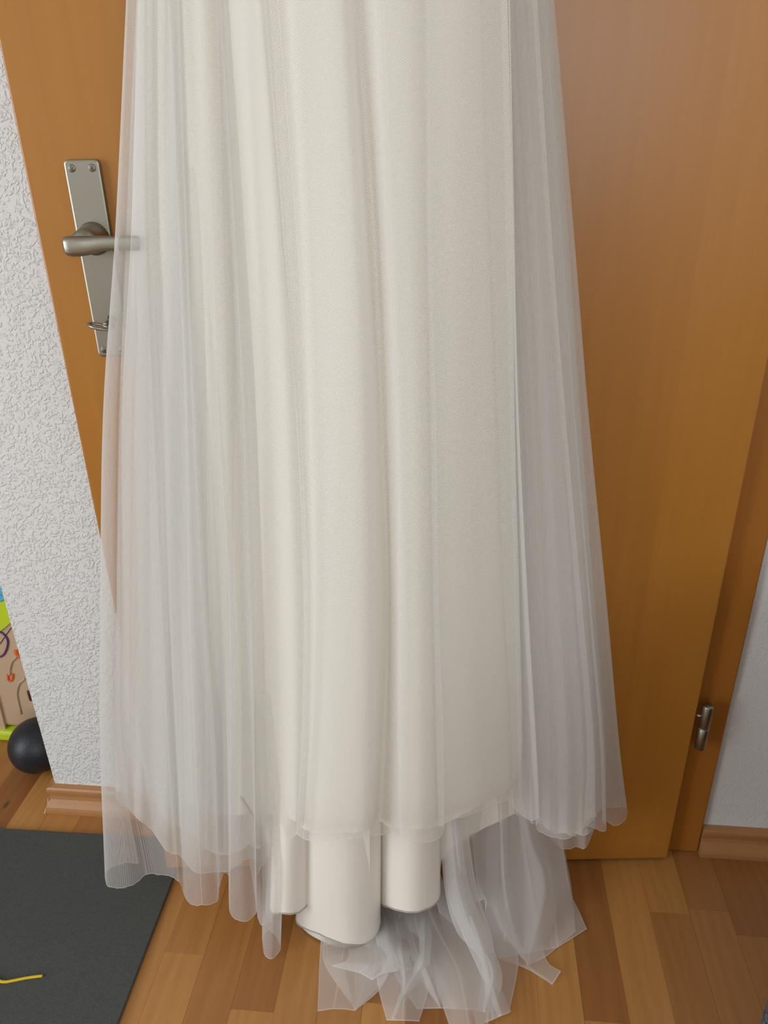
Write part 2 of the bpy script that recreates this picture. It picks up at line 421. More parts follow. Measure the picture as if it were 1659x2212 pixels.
lathe(bm, [(.0180, 0), (.0180, .0025), (.0172, .003), (.0160, .010), (.0145, .024), (.0125, .040), (0, .042)], Mn, 32)
dpart('lever_neck', bm, M_NICKEL, plate)
# lever grip: flattened section that narrows and then widens again along the leaf
bm = bmesh.new(); rings = []
secs = [(-.0175, .0050, -.0075, .0050), (-.0170, .0085, -.0105, .0068), (-.0150, .0098, -.0125, .0074), (-.010, .0102, -.0135, .0075), (-.002, .0100, -.0135, .0075), (.006, .0090, -.0125, .0074), (.014, .0078, -.0105, .0072), (.024, .0068, -.0085, .0070), (.036, .0062, -.0080, .0068), (.06, .0062, -.0088, .0066), (.085, .0060, -.0098, .0064), (.105, .0056, -.0094, .0062), (.112, .0030, -.006, .0040)]
for x, ry, zlo, zhi in secs:
    n = 20; ring = []
    for k in range(n):
        a = 2*math.pi*k/n; c, s = math.cos(a), math.sin(a)
        q = lambda v: math.copysign(abs(v)**.62, v)
        ring.append(bm.verts.new((PCX+x, -.050+ry*q(c), LZ+(zlo+zhi)/2+(zhi-zlo)/2*q(s))))
    rings.append(ring)
for a, b in zip(rings, rings[1:]):
    for k in range(20): bm.faces.new((a[k], a[(k+1) % 20], b[(k+1) % 20], b[k]))
bm.faces.new(rings[0][::-1]); bm.faces.new(rings[-1]); bmesh.ops.recalc_face_normals(bm, faces=bm.faces[:])
dpart('lever', bm, M_NICKEL, plate)
bm = bmesh.new()   # faint round stamp on the plate
lathe(bm, [(.0024, 0), (.0024, .0002), (.0021, .0002), (.0021, 0)], Matrix.Translation((PCX+.004, -.0075, 1.052)) @ Matrix.Rotation(math.pi/2, 4, 'X'), 20)
dpart('stamp', bm, M_NICKEL, plate)
KZ = .945
bm = bmesh.new()   # keyhole opening
lathe(bm, [(.0042, 0), (.0042, .0006), (0, .0006)], Matrix.Translation((PCX+.004, -.0075, KZ)) @ Matrix.Rotation(math.pi/2, 4, 'X'), 20)
boxm(bm, (PCX+.0022, -.0081, KZ-.012), (PCX+.0058, -.0076, KZ))
dpart('keyhole', bm, plain('keyhole_black', (.01, .01, .01, 1), .6), plate)
# key standing in the lock (a thing of its own)
ky = empty('key', Md @ Vector((PCX+.004, -.008, KZ))); ky.rotation_euler = (0, 0, ANG)
bm = bmesh.new(); tube(bm, [(0, -.001, -.002), (0, -.024, -.002)], .0026, 12); tube(bm, [(0, -.010, -.002), (0, -.0125, -.002)], .0036, 12)
bm_obj('shank', bm, M_NICKEL, ky, True)
bm = bmesh.new(); lp = []
for k in range(25):
    a = 2*math.pi*k/24; rr = .0125
    lp.append(Vector((-.002-.0115*math.cos(a)-.003, -.031+.0085*math.sin(a), -.003+.003*math.cos(a))))
tube(bm, lp, .0019, 8, False); bm_obj('bow', bm, M_NICKEL, ky, True)
tag(ky, 'small nickel key sticking out of the lock below the door lever', 'key')
# lower hinge
hx, hy = .0135, -.004
bm = bmesh.new(); rr = .0083
lathe(bm, [(0, .257), (.006, .257), (rr, .259), (rr, .2975), (rr-.001, .2985)], Matrix.Translation((hx, hy, 0)), 28)
hinge = dpart('hinge', bm, M_STEEL, door); hinge['label'] = 'cylindrical steel door hinge'
bm = bmesh.new(); lathe(bm, [(rr-.001, .2998), (rr, .301), (rr, .340), (.0068, .3425), (0, .3425)], Matrix.Translation((hx, hy, 0)), 28)
dpart('hinge_knuckle', bm, M_STEEL, hinge)
bm = bmesh.new(); lathe(bm, [(rr-.0012, .2984), (rr+.0003, .2988), (rr+.0003, .2996), (rr-.0012, .3)], Matrix.Translation((hx, hy, 0)), 28)
dpart('hinge_ring', bm, M_NICKEL, hinge)
bm = bmesh.new(); tube(bm, [(hx-.0065, hy-.0015, .322), (hx-.0135, hy+.003, .322)], .0026, 12); dpart('hinge_pin', bm, M_NICKEL, hinge)
bm = bmesh.new(); tube(bm, [(hx+.002, hy+.004, .28), (hx+.010, hy+.022, .28)], .003, 10); dpart('hinge_bolt', bm, M_STEEL, hinge)

# ------------------------------------------------------------------ wedding dress
dress = empty('wedding_dress', (0, .86, 0))
tag(dress, 'long ivory satin and white tulle wedding dress hanging on the wooden door', 'dress')
ZTOP = 1.50
def col3(col, nrow, ztop):
    pts = [(P(*c) if not isinstance(c[2], str) else F(c[0], c[1], float(c[2][1:]))) for c in col]
    # smooth along the drop
    dn = crow(pts, 14)
    if ztop:
        d = (dn[0]-dn[8]); d = d/max(d.z, 1e-4)
        top = dn[0]+d*(ztop-dn[0].z)
        n = 12; dn = [top.lerp(dn[0], k/n) for k in range(n)]+dn
    L = [0]
    for a, b in zip(dn, dn[1:]): L.append(L[-1]+(b-a).length)
    out = []; j = 0
    for i in range(nrow):
        s = L[-1]*i/(nrow-1)
        while j < len(L)-2 and L[j+1] < s: j += 1
        t = (s-L[j])/max(L[j+1]-L[j], 1e-9); out.append(dn[j].lerp(dn[j+1], t))
    return out, L[-1]
HEM = {}
def sheet(name, cols, mat, nrow=70, sub=6, wob=.0015, ztop=ZTOP, seed=0, crisp=False, hemwob=.0, parent=None, closed=False, creases=()):
    rnd = random.Random(seed)
    C = [col3(c, nrow, ztop) for c in cols]
    lens = [c[1] for c in C]; C = [c[0] for c in C]
    if closed: C.append(C[0]); lens.append(lens[0])
    grid = []
    for r in range(nrow):
        row = [c[r] for c in C]
        if crisp: row = [row[i].lerp(row[i+1], k/sub) for i in range(len(row)-1) for k in range(sub)]+[row[-1]]
        else: row = crow(row, sub)
        grid.append(row)
    nc = len(grid[0]); ph = [rnd.uniform(0, 6.28) for _ in range(8)]
    us = []; x = 0
    hem = grid[int(nrow*.8)]
    for c in range(nc):
        if c: x += (hem[c]-hem[c-1]).length
        us.append(x)
    me = bpy.data.meshes.new(name); V = []; UV = []
    lm = sum(lens)/len(lens)
    for r in range(nrow):
        f = r/(nrow-1)
        for c in range(nc):
            p = grid[r][c].copy(); u = us[c]
            wv = 1.2*math.sin(u*46+ph[0]+f*2)+.45*math.sin(u*101+ph[1]-f*3)+.15*math.sin(u*217+ph[2]+f*1.5)+.5*math.sin(f*11+u*19+ph[3])
            p -= DN*wob*wv*(.35+.65*f)
            if hemwob and f > .9: p.z += hemwob*(f-.9)/.1*(math.sin(u*330+ph[4])+.6*math.sin(u*790+ph[5]))
            if p.z < .003: p.z = .003+.0006*(1+math.sin(u*90+ph[6]))
            V.append(p-Vector((0, .86, 0))); UV.append((u, (f-1)*lm))
    Fc = [(r*nc+c, r*nc+c+1, (r+1)*nc+c+1, (r+1)*nc+c) for r in range(nrow-1) for c in range(nc-1)]
    me.from_pydata(V, [], Fc); me.materials.append(mat)
    ul = me.uv_layers.new(name='UVMap')
    for l in me.loops: ul.data[l.index].uv = UV[l.vertex_index]
    if crisp or creases:
        at = me.attributes.new('crease', 'FLOAT', 'POINT')
        for i in range(len(V)): at.data[i].value = 1.0 if (i % nc) % sub == 0 and (crisp or (i % nc)//sub in creases) else 0.0
    for p in me.polygons: p.use_smooth = True
    o = link(name, me, None, parent or dress); HEM[name] = V[-nc:]
    return o

def lines(rows, spec):
    """spec: per fold (list of x at the given rows, hem (x, y), list of depths) -> columns"""
    cols = []
    for xs, hem, ds in spec:
        c = [(x, y, d) for x, y, d in zip(xs, rows, ds)]
        c.append((hem[0], hem[1], ds[-1])); cols.append(c)
    return cols
R5 = (0, 500, 900, 1300, 1600)
def fold(xs, hem, d0, d1, p=1.0):
    n = len(xs); return (xs, hem, [d0+(d1-d0)*(i/(n))**p for i in range(n)]+[d1])

# long satin underskirt, closed round the back; the front falls in three round folds
front = [
 fold((330, 318, 330, 360, 400), (430, 1640), .035, .045),
 fold((380, 390, 420, 450, 500), (520, 1720), .06, .08),
 fold((480, 500, 540, 570, 590), (592, 1860), .075, .095),
 fold((520, 545, 575, 590, 592), (583, 1962), .085, .125),
 fold((545, 570, 600, 615, 620), (610, 1974), .092, .148),
 fold((575, 600, 628, 645, 650), (645, 1972), .088, .142),
 fold((590, 620, 648, 664, 664), (665, 1952), .082, .122),
 fold((592, 622, 648, 660, 660), (650, 1950), .070, .095),
 fold((605, 632, 655, 668, 664), (642, 1992), .078, .118),
 fold((650, 672, 690, 696, 696), (692, 2018), .092, .150),
 fold((715, 730, 745, 752, 752), (752, 2042), .100, .165),
 fold((775, 785, 796, 802, 803), (802, 2034), .098, .150),
 fold((795, 806, 816, 822, 824), (822, 1990), .090, .125),
 fold((796, 806, 815, 819, 820), (816, 1955), .075, .095),
 fold((802, 812, 822, 828, 829), (830, 1958), .086, .122),
 fold((850, 856, 862, 866, 868), (868, 1970), .098, .150),
 fold((905, 906, 908, 909, 910), (910, 1968), .100, .150),
 fold((945, 945, 945, 946, 946), (948, 1942), .092, .128),
 fold((952, 950, 950, 950, 950), (950, 1880), .078, .095),
 fold((962, 960, 960, 960, 958), (962, 1850), .075, .085),
 fold((1010, 1012, 1015, 1018, 1020), (1025, 1800), .065, .07),
 fold((1090, 1100, 1108, 1118, 1128), (1130, 1740), .03, .04),
]
back = [fold((900, 900, 900, 900, 900), (900, 1780), .012, .02), fold((700, 700, 700, 700, 700), (700, 1790), .012, .02), fold((480, 480, 500, 520, 540), (560, 1740), .012, .02)]
front = [(xs, hem, [ds[0]*.5+(ds[-1]-ds[0]*.5)*(i/5)**4 for i in range(6)]) for xs, hem, ds in front]
us_ = sheet('satin_underskirt', lines(R5, front+back), M_SATIN, 60, 5, .0008, closed=True, seed=1)
us_['label'] = 'ivory satin underskirt with three round folds at the hem'
bm = bmesh.new(); hp = HEM['satin_underskirt'][5:101]
tube(bm, [p+Vector((0, -.0006, .0006+.0004*math.sin(i*2.1))) for i, p in enumerate(hp)], .0011, 6); bm_obj('rolled_hem', bm, M_HEM, us_, True)
# lining that shows white under the turned satin hem
sheet('satin_lining', lines(R5, [fold((640, 660, 680, 690, 690), (643, 1994), .03, .095), fold((680, 700, 715, 720, 715), (674, 2022), .03, .118), fold((720, 740, 750, 752, 745), (735, 2047), .03, .128), fold((780, 790, 797, 800, 800), (798, 2044), .03, .120)]), M_SATIN, 40, 5, .0005, seed=2)
# narrow rolled hem of the satin
# shorter ivory layer over the satin
short = [
 fold((300, 285, 290, 300, 315), (330, 1700), .050, .062),
 fold((345, 345, 362, 380, 400), (410, 1735), .075, .090),
 fold((372, 385, 402, 415, 430), (440, 1748), .068, .085),
 fold((430, 452, 470, 490, 500), (505, 1762), .090, .105),
 fold((480, 510, 535, 548, 560), (566, 1758), .078, .098),
 fold((560, 590, 615, 628, 632), (636, 1772), .098, .128),
 fold((600, 640, 655, 668, 665), (652, 1790), .085, .122),
 fold((660, 690, 705, 708, 704), (700, 1800), .102, .152),
 fold((745, 775, 790, 796, 796), (792, 1792), .108, .160),
 fold((765, 806, 822, 838, 828), (818, 1775), .090, .125),
 fold((800, 826, 842, 848, 846), (842, 1788), .100, .140),
 fold((870, 886, 896, 900, 902), (904, 1790), .112, .158),
 fold((940, 950, 954, 956, 958), (962, 1778), .104, .140),
 fold((1010, 1018, 1024, 1030, 1034), (1040, 1738), .098, .120),
 fold((1060, 1070, 1078, 1086, 1092), (1096, 1706), .085, .095),
 fold((1096, 1107, 1112, 1122, 1128), (1122, 1660), .060, .065),
]
short = [(xs, hem, [d*.80 if xs[-1] < 600 else d-.010 for d in ds]) for xs, hem, ds in short]
sl = sheet('chiffon_overlay', lines(R5, short), M_CHIF, 70, 6, .0010, seed=3, hemwob=.0012)
sl['label'] = 'shorter ivory chiffon layer with an uneven hem'

# outer tulle, left: wraps from behind round the outline and falls in tubes
tl = [
 fold((302, 276, 252, 250, 252), (300, 1868), .040, .030),
 fold((296, 268, 246, 240, 238), (262, 1868), .045, .035),
 fold((275, 252, 226, 219, 217), (230, 1884), .066, .050),
 fold((272, 248, 222, 217, 216), (228, 1905), .072, .066),
 fold((276, 254, 230, 226, 226), (240, 1918), .078, .080),
 fold((286, 270, 250, 248, 252), (284, 1912), .074, .080),
 fold((296, 284, 264, 264, 268), (318, 1886), .070, .066),
 fold((298, 286, 270, 276, 290), (352, 1888), .080, .070),
 fold((313, 314, 329, 346, 362), (385, 1905), .092, .088),
 fold((330, 334, 348, 362, 378), (396, 1930), .080, .086),
 fold((350, 360, 366, 374, 388), (408, 1948), .086, .100),
 fold((364, 386, 402, 409, 420), (436, 1956), .098, .122),
 fold((380, 400, 415, 430, 450), (468, 1950), .096, .116),
 fold((388, 404, 420, 440, 462), (474, 1915), .086, .092),
 fold((400, 420, 435, 452, 468), (484, 1890), .088, .080),
 fold((425, 445, 458, 474, 486), (494, 1900), .094, .088),
 fold((437, 458, 471, 496, 498), (497, 1968), .102, .122),
 fold((450, 474, 490, 508, 516), (524, 1990), .104, .138),
 fold((470, 500, 520, 532, 545), (553, 1972), .100, .126),
 fold((478, 508, 528, 540, 548), (552, 1930), .092, .100),
 fold((490, 520, 540, 552, 552), (556, 1890), .094, .085),
 fold((520, 555, 580, 590, 585), (590, 1835), .104, .100),
 fold((562, 605, 640, 660, 655), (640, 1805), .116, .140),
 fold((575, 615, 646, 662, 660), (650, 1790), .100, .118),
]
o = sheet('tulle_overskirt', lines(R5, tl), M_TULLE, 90, 6, .0016, seed=4, hemwob=.0010, creases=(3, 6, 8, 11, 16, 18, 22)); o['label'] = 'outer tulle falling in loose tubes beside the mat'
# outer tulle, centre
tc = [
 fold((575, 610, 640, 655, 650), (640, 1800), .110, .140),
 fold((600, 640, 668, 672, 668), (655, 1812), .118, .152),
 fold((660, 690, 700, 700, 696), (688, 1818), .124, .170),
 fold((740, 768, 782, 786, 784), (780, 1812), .128, .178),
 fold((768, 795, 824, 850, 848), (840, 1800), .108, .150),
 fold((800, 830, 850, 857, 858), (856, 1796), .116, .160),
 fold((828, 846, 859, 860, 861), (866, 1806), .132, .182),
 fold((850, 870, 884, 890, 895), (900, 1822), .136, .190),
 fold((915, 920, 930, 936, 944), (944, 1815), .130, .182),
 fold((928, 932, 942, 948, 958), (960, 1790), .120, .165),
 fold((920, 924, 932, 938, 944), (950, 1780), .112, .150),
 fold((960, 965, 975, 985, 1000), (1010, 1760), .112, .135),
 fold((1040, 1050, 1060, 1072, 1085), (1100, 1730), .106, .115),
 fold((1096, 1107, 1110, 1118, 1126), (1128, 1735), .098, .105),
]
o = sheet('tulle_overskirt', lines(R5, tc), M_TULLE, 80, 6, .0014, seed=5, hemwob=.0008, creases=(1, 6, 9)); o['label'] = 'outer tulle panel with one wide fold down the middle'
# outer tulle, right: turns round the outline back to the door
trr = [
 fold((1040, 1060, 1075, 1090, 1105), (1105, 1740), .090, .100),
 fold((1070, 1090, 1108, 1122, 1138), (1142, 1770), .096, .110),
 fold((1100, 1110, 1120, 1140, 1158), (1166, 1765), .104, .116),
 fold((1098, 1108, 1116, 1132, 1148), (1158, 1790), .090, .098),
 fold((1118, 1132, 1146, 1165, 1180), (1185, 1806), .086, .100),
 fold((1140, 1160, 1180, 1205, 1225), (1232, 1808), .090, .106),
 fold((1160, 1190, 1220, 1255, 1280), (1286, 1762), .084, .098),
 fold((1150, 1182, 1212, 1245, 1268), (1262, 1780), .070, .080),
 fold((1165, 1196, 1228, 1262, 1288), (1296, 1796), .064, .074),
 fold((1175, 1212, 1242, 1276, 1304), (1310, 1792), .060, .070),
 fold((1178, 1214, 1240, 1272, 1296), (1302, 1766), .048, .054),
 fold((1184, 1222, 1254, 1290, 1316), (1324, 1782), .044, .048),
 fold((1192, 1234, 1266, 1304, 1332), (1350, 1770), .036, .040),
 fold((1194, 1236, 1268, 1306, 1333), (1350, 1745), .026, .028),
 fold((1150, 1190, 1220, 1250, 1280), (1290, 1750), .016, .018),
]
o = sheet('tulle_overskirt', lines(R5, trr), M_TULLE, 80, 6, .0014, seed=6, hemwob=.0008, creases=(2, 6, 9, 12)); o['label'] = 'outer tulle with a scalloped hem near the hinge'

# inner tulle layers that make the skirt dense
def inner(name, le, re, hems, n, dmid, dedge, amp, seed, mat, rows=R5):
    rnd = random.Random(seed); cols = []
    for i in range(n+1):
        t = i/n; tt = max(0, min(1, t+rnd.uniform(-.25, .25)/n*(0 if i in (0, n) else 1)))
        xs = [a+(b-a)*tt for a, b in zip(le, re)]
        hy = 0
        for (x0, y0), (x1, y1) in zip(hems, hems[1:]):
            if x0 <= t <= x1: hy = y0+(y1-y0)*(t-x0)/(x1-x0)
        hx = le[-1]+(re[-1]-le[-1])*tt
        sgn = 1 if i % 2 else -1
        base = dedge+(dmid-dedge)*math.sin(math.pi*t)**.7
        d0 = base*.8+sgn*amp*.4; d1 = base*1.1+sgn*amp
        cols.append(fold(xs, (hx, hy+sgn*amp*700+rnd.uniform(-6, 6)), d0, d1))
    return sheet(name, lines(rows, cols), mat, 60, 6, .0014, seed=seed, hemwob=.0008)
inner('tulle_underlayer', (300, 300, 325, 345, 362), (640, 690, 720, 730, 720), [(0, 1760), (.3, 1850), (.55, 1830), (1, 1770)], 13, .080, .064, .008, 21, M_TULLE2)
inner('tulle_underlayer', (294, 272, 258, 252, 250), (420, 430, 440, 450, 455), [(0, 1705), (.5, 1745), (1, 1790)], 9, .060, .050, .006, 23, M_TULLE2)
inner('tulle_underlayer', (302, 292, 305, 318, 335), (640, 690, 720, 730, 720), [(0, 1740), (.4, 1860), (.6, 1790), (1, 1760)], 9, .078, .062, .006, 22, M_TULLE2)
inner('tulle_underlayer', (296, 274, 260, 254, 250), (420, 430, 440, 450, 455), [(0, 1735), (.5, 1790), (1, 1870)], 9, .052, .044, .006, 28, M_TULLE)
inner('tulle_underlayer', (1040, 1060, 1080, 1090, 1100), (1188, 1226, 1254, 1284, 1308), [(0, 1740), (.5, 1800), (.75, 1795), (1, 1740)], 12, .062, .034, .006, 24, M_TULLE2)
inner('tulle_underlayer', (1050, 1070, 1090, 1100, 1110), (1186, 1216, 1244, 1266, 1286), [(0, 1730), (.5, 1790), (.8, 1810), (1, 1790)], 10, .050, .028, .006, 25, M_TULLE2)
inner('tulle_underlayer', (1060, 1080, 1090, 1095, 1100), (1178, 1206, 1236, 1262, 1285), [(0, 1720), (.5, 1820), (.8, 1836), (1, 1800)], 8, .040, .022, .005, 26, M_TULLE2)
inner('tulle_underlayer', (300, 286, 270, 262, 262), (560, 580, 590, 595, 595), [(0, 1735), (.3, 1830), (.55, 1895), (1, 1840)], 10, .080, .050, .007, 29, M_TULLE2)

# thin long tulle tube beside the satin
o = sheet('tulle_strip', lines((1500, 1700, 1800, 1900), [
 ([540, 552, 560, 566], (566, 2030), [.07, .075, .08, .085, .09]),
 ([552, 566, 572, 580], (571, 2062), [.085, .10, .11, .125, .15]),
 ([566, 578, 584, 592], (588, 2072), [.09, .105, .12, .14, .16]),
 ([585, 600, 606, 610], (606, 2050), [.085, .10, .11, .125, .15]),
 ([580, 594, 600, 604], (600, 2030), [.07, .08, .09, .10, .11]),
 ([560, 580, 586, 584], (580, 2010), [.065, .07, .075, .08, .09])]), M_TULLE, 50, 6, .0008, ztop=None, seed=8, closed=True)
o = sheet('tulle_strip', lines((1500, 1700, 1800, 1900), [
 ([500, 520, 528, 545], (556, 1985), [.05, .055, .06, .065, .07]),
 ([520, 540, 552, 562], (566, 2000), [.06, .065, .07, .075, .08]),
 ([550, 570, 578, 588], (590, 1990), [.05, .055, .06, .065, .07])]), M_TULLE2, 40, 6, .001, ztop=None, seed=9)

# ---- train: petticoat tulle that runs out over the floor to the right
def tsheet(cols, mat, seed, crisp=True, sub=4, nrow=46, wob=.0006):
    return sheet('tulle_train', cols, mat, nrow, sub, wob, ztop=None, seed=seed, crisp=crisp)
# right-hand fall: hangs from under the hem and lands on the floor in a wide bag
tsheet([
 [(968, 1640, .05), (965, 1800, .05), (985, 1880, .06), (1010, 1960, .07)],
 [(1000, 1640, .07), (1005, 1800, .08), (1030, 1900, .09), (1050, 1945, .10)],
 [(1060, 1640, .05), (1070, 1800, .055), (1068, 1900, .07), (1050, 2000, .10)],
 [(1080, 1640, .065), (1085, 1800, .075), (1090, 1920, .10), (1110, 2050, .14)],
 [(1100, 1640, .045), (1112, 1800, .05), (1120, 1920, .08), (1138, 2084, .12)],
 [(1120, 1640, .06), (1142, 1800, .075), (1180, 1920, .10), (1142, 2084, .13)],
 [(1140, 1640, .045), (1168, 1780, .05), (1214, 1930, .06), (1200, 2050, .10)],
 [(1160, 1640, .03), (1205, 1780, .035), (1232, 1900, .045), (1244, 2012, .06)],
], M_TRAIN, 31, crisp=False, sub=7, wob=.0014)
tsheet([
 [(1040, 1640, .03), (1040, 1800, .035), (1050, 1900, .04), (1046, 2060, .12)],
 [(1100, 1640, .04), (1110, 1800, .05), (1100, 1900, .06), (1085, 2070, .12)],
 [(1150, 1640, .03), (1170, 1780, .035), (1190, 1900, .05), (1205, 2046, .10)],
 [(1165, 1640, .02), (1206, 1780, .025), (1236, 1940, .03), (1268, 2006, .04)],
], M_TRAIN, 32, crisp=True, sub=6)
tsheet([
 [(1030, 1640, .05), (1020, 1800, .06), (1040, 1980, .09), (1060, 2060, 'z.004'), (1150, 2092, 'z.004')],
 [(1080, 1640, .05), (1080, 1800, .06), (1100, 1980, .09), (1140, 2082, 'z.006'), (1192, 2126, 'z.005')],
 [(1120, 1640, .04), (1130, 1800, .05), (1160, 1980, .08), (1180, 2072, 'z.006'), (1212, 2098, 'z.008')],
], M_TRAIN, 33, crisp=True, sub=5)
# middle: strips fanning out from under the satin
def strip(pts, mat, seed, depth=(.05, .07, .09)):
    """pts: left / right pixel pairs from top to tip; the later ones lie on the floor"""
    cols = []
    for s in range(3):
        c = []
        for i, (x0, x1, y, z) in enumerate(pts):
            x = x0+(x1-x0)*s/2
            dy = 0
            if isinstance(y, tuple): dy = y[0]+(y[1]-y[0])*s/2
            else: dy = y
            zz = z+(.010 if s == 1 else 0) if isinstance(z, float) else z
            c.append((x, dy, zz) if z == 0 else (x, dy, 'z%.4f' % (zz)))
        cols.append(c)
    return tsheet(cols, mat, seed, crisp=True, sub=4, nrow=40)
# z values: height above the floor of each crossing; they run out from under the satin hem
strip([(850, 950, 1885, .02), (860, 970, 1930, .006), (880, 1000, 2000, .012), (930, 1050, 2100, .02), (975, 1055, 2230, .004)], M_TRAIN, 41)
strip([(952, 990, 1720, .25), (958, 1010, 1900, .11), (985, 1050, 2010, .05), (1040, 1085, (2080, 2110), .025), (1030, 1062, 2185, .004)], M_TRAIN, 42)
strip([(955, 1000, 1720, .25), (965, 1030, 1920, .09), (1000, 1062, 2020, .05), (1040, 1075, 2110, .02), (1062, 1104, (2200, 2186), .004)], M_TRAIN, 43)
strip([(820, 900, 1885, .02), (840, 925, 1990, .006), (868, 935, 2060, .022), (910, 950, 2120, .015), (950, 953, 2178, .004)], M_TRAIN, 44)
strip([(825, 880, 1885, .02), (838, 890, 2000, .008), (850, 885, 2060, .030), (868, 880, 2110, .02), (872, 876, 2150, .006)], M_TRAIN, 45)
strip([(900, 935, 1960, .006), (905, 930, 2060, .03), (880, 920, 2100, .02), (862, 882, 2150, .012), (845, 858, 2200, .004)], M_TRAIN, 46)
strip([(795, 905, 1960, .006), (810, 930, 2080, .020), (818, 925, 2140, .012), (835, 905, 2205, .004)], M_TRAIN, 47)
strip([(820, 960, 1930, .005), (815, 990, 2010, .010), (850, 1040, 2100, .008), (900, 1060, 2180, .004)], M_TRAIN, 51)
strip([(930, 1060, 1900, .03), (960, 1090, 2010, .010), (1000, 1120, (2120, 2070), .006), (1030, 1100, (2215, 2190), .003)], M_TRAIN, 52)
strip([(800, 850, 1960, .006), (812, 868, 2030, .025), (826, 890, 2090, .028), (800, 850, (2118, 2090), .02)], M_TRAIN, 53)
# left end: a pointed bag of tulle on the floor
tsheet([
 [(712, 1960, 'z.006'), (700, 2026, 'z.012'), (702, 2085, 'z.02'), (765, 2180, 'z.014')],
 [(738, 1960, 'z.006'), (745, 2040, 'z.02'), (740, 2080, 'z.024'), (766, 2180, 'z.012')],
 [(760, 1960, 'z.006'), (768, 2040, 'z.02'), (767, 2100, 'z.016'), (767, 2180, 'z.010')],
 [(830, 1960, 'z.006'), (850, 2050, 'z.03'), (825, 2130, 'z.014'), (768, 2182, 'z.006')],
], M_TRAIN, 48, crisp=True, sub=5)
tsheet([
 [(694, 2020, 'z.02'), (690, 2080, 'z.008'), (686, 2184, 'z.004')],
 [(740, 2030, 'z.02'), (735, 2090, 'z.010'), (720, 2180, 'z.005')],
 [(800, 2040, 'z.02'), (790, 2110, 'z.010'), (766, 2185, 'z.004')],
 [(852, 2040, 'z.02'), (850, 2090, 'z.008'), (800, 2150, 'z.004')],
], M_TRAIN, 49, crisp=True, sub=5)
tsheet([
 [(745, 2010, 'z.006'), (752, 2070, 'z.03'), (715, 2088, 'z.026')],
 [(790, 2010, 'z.006'), (800, 2076, 'z.035'), (776, 2100, 'z.026')],
 [(830, 1990, 'z.006'), (812, 2070, 'z.035'), (804, 2116, 'z.022')],
 [(870, 1980, 'z.006'), (862, 2060, 'z.03'), (850, 2086, 'z.02')],
], M_TRAIN, 50, crisp=True, sub=5)

# bodice above the skirt
bm = bmesh.new(); rings = []
for z, wx, wy in ((1.50, .225, .075), (1.54, .205, .07), (1.60, .20, .07), (1.68, .215, .078), (1.76, .225, .08), (1.80, .21, .06)):
    c = D(-.50, 0, .085); ring = []
    for k in range(36):
        a = 2*math.pi*k/36
        q = c+DU*wx*math.cos(a)-DN*wy*math.sin(a)+Vector((0, 0, z+.02*math.sin(a)*(z > 1.75)*abs(math.cos(a))))
        ring.append(bm.verts.new(q-Vector((0, .86, 0))))
    rings.append(ring)
for a, b in zip(rings, rings[1:]):
    for k in range(36): bm.faces.new((a[k], a[(k+1) % 36], b[(k+1) % 36], b[k]))
bm_obj('bodice', bm, M_SATIN, dress, True)
for sx in (-.12, .12):
    bm = bmesh.new(); c = D(-.50+sx, 1.79, .13)-Vector((0, .86, 0)); e = D(-.50+sx*.9, 1.993, .012)-Vector((0, .86, 0)); g = D(-.50+sx, 1.79, .03)-Vector((0, .86, 0))
    tube(bm, crow([c, c.lerp(e, .6)+Vector((0, -.01, 0)), e, e.lerp(g, .5), g], 6), .005, 8); bm_obj('strap', bm, M_SATIN, dress, True)
# ------------------------------------------------------------------ things on the floor
mt, nt, b = newmat('mat_foam'); c = ramp(nt, noise(nt, coords(nt), 600, 2), [(.3, (.050, .054, .051)), (.7, (.085, .091, .086))]); nt.links.new(c, b.inputs['Base Color']); b.inputs['Roughness'].default_value = .75
bump(nt, b, noise(nt, coords(nt), 900, 2), .4, .001)
box('exercise_mat', (-.62-.466+.02, -.95, .0004), (-.466, .0, .0078), mt, None, .002, Matrix.Translation((0, .947, 0)) @ Matrix.Rotation(.012, 4, 'Z') )
tag(bpy.data.objects['exercise_mat'], 'dark grey foam exercise mat lying on the parquet', 'mat')
bm = bmesh.new()
pts = [F(x, y, .0098) for x, y in ((-120, 2150), (-70, 2080), (-30, 2085), (-4, 2116), (10, 2121), (30, 2118), (55, 2113), (75, 2110), (92, 2108))]
tube(bm, crow(pts, 6), .0021, 8); o = bm_obj('yellow_cord', bm, plain('yellow_cord', (.72, .50, .02, 1), .6), None, True)
tag(o, 'thin yellow cord lying across the dark grey mat', 'cord')

# black massage ball
bc = F(88, 1664, .0); R_ = .055
bm = bmesh.new(); bmesh.ops.create_icosphere(bm, subdivisions=4, radius=R_)
mt, nt, b = newmat('black_foam'); b.inputs['Base Color'].default_value = (.012, .014, .020, 1); b.inputs['Roughness'].default_value = .42
bump(nt, b, noise(nt, coords(nt), 330, 2), .5, .0012)
ball = bm_obj('massage_ball', bm, mt, None, True); ball.location = (bc.x, bc.y+.012, R_+.0005)
tag(ball, 'black textured foam ball on the floor behind the wall corner', 'ball')

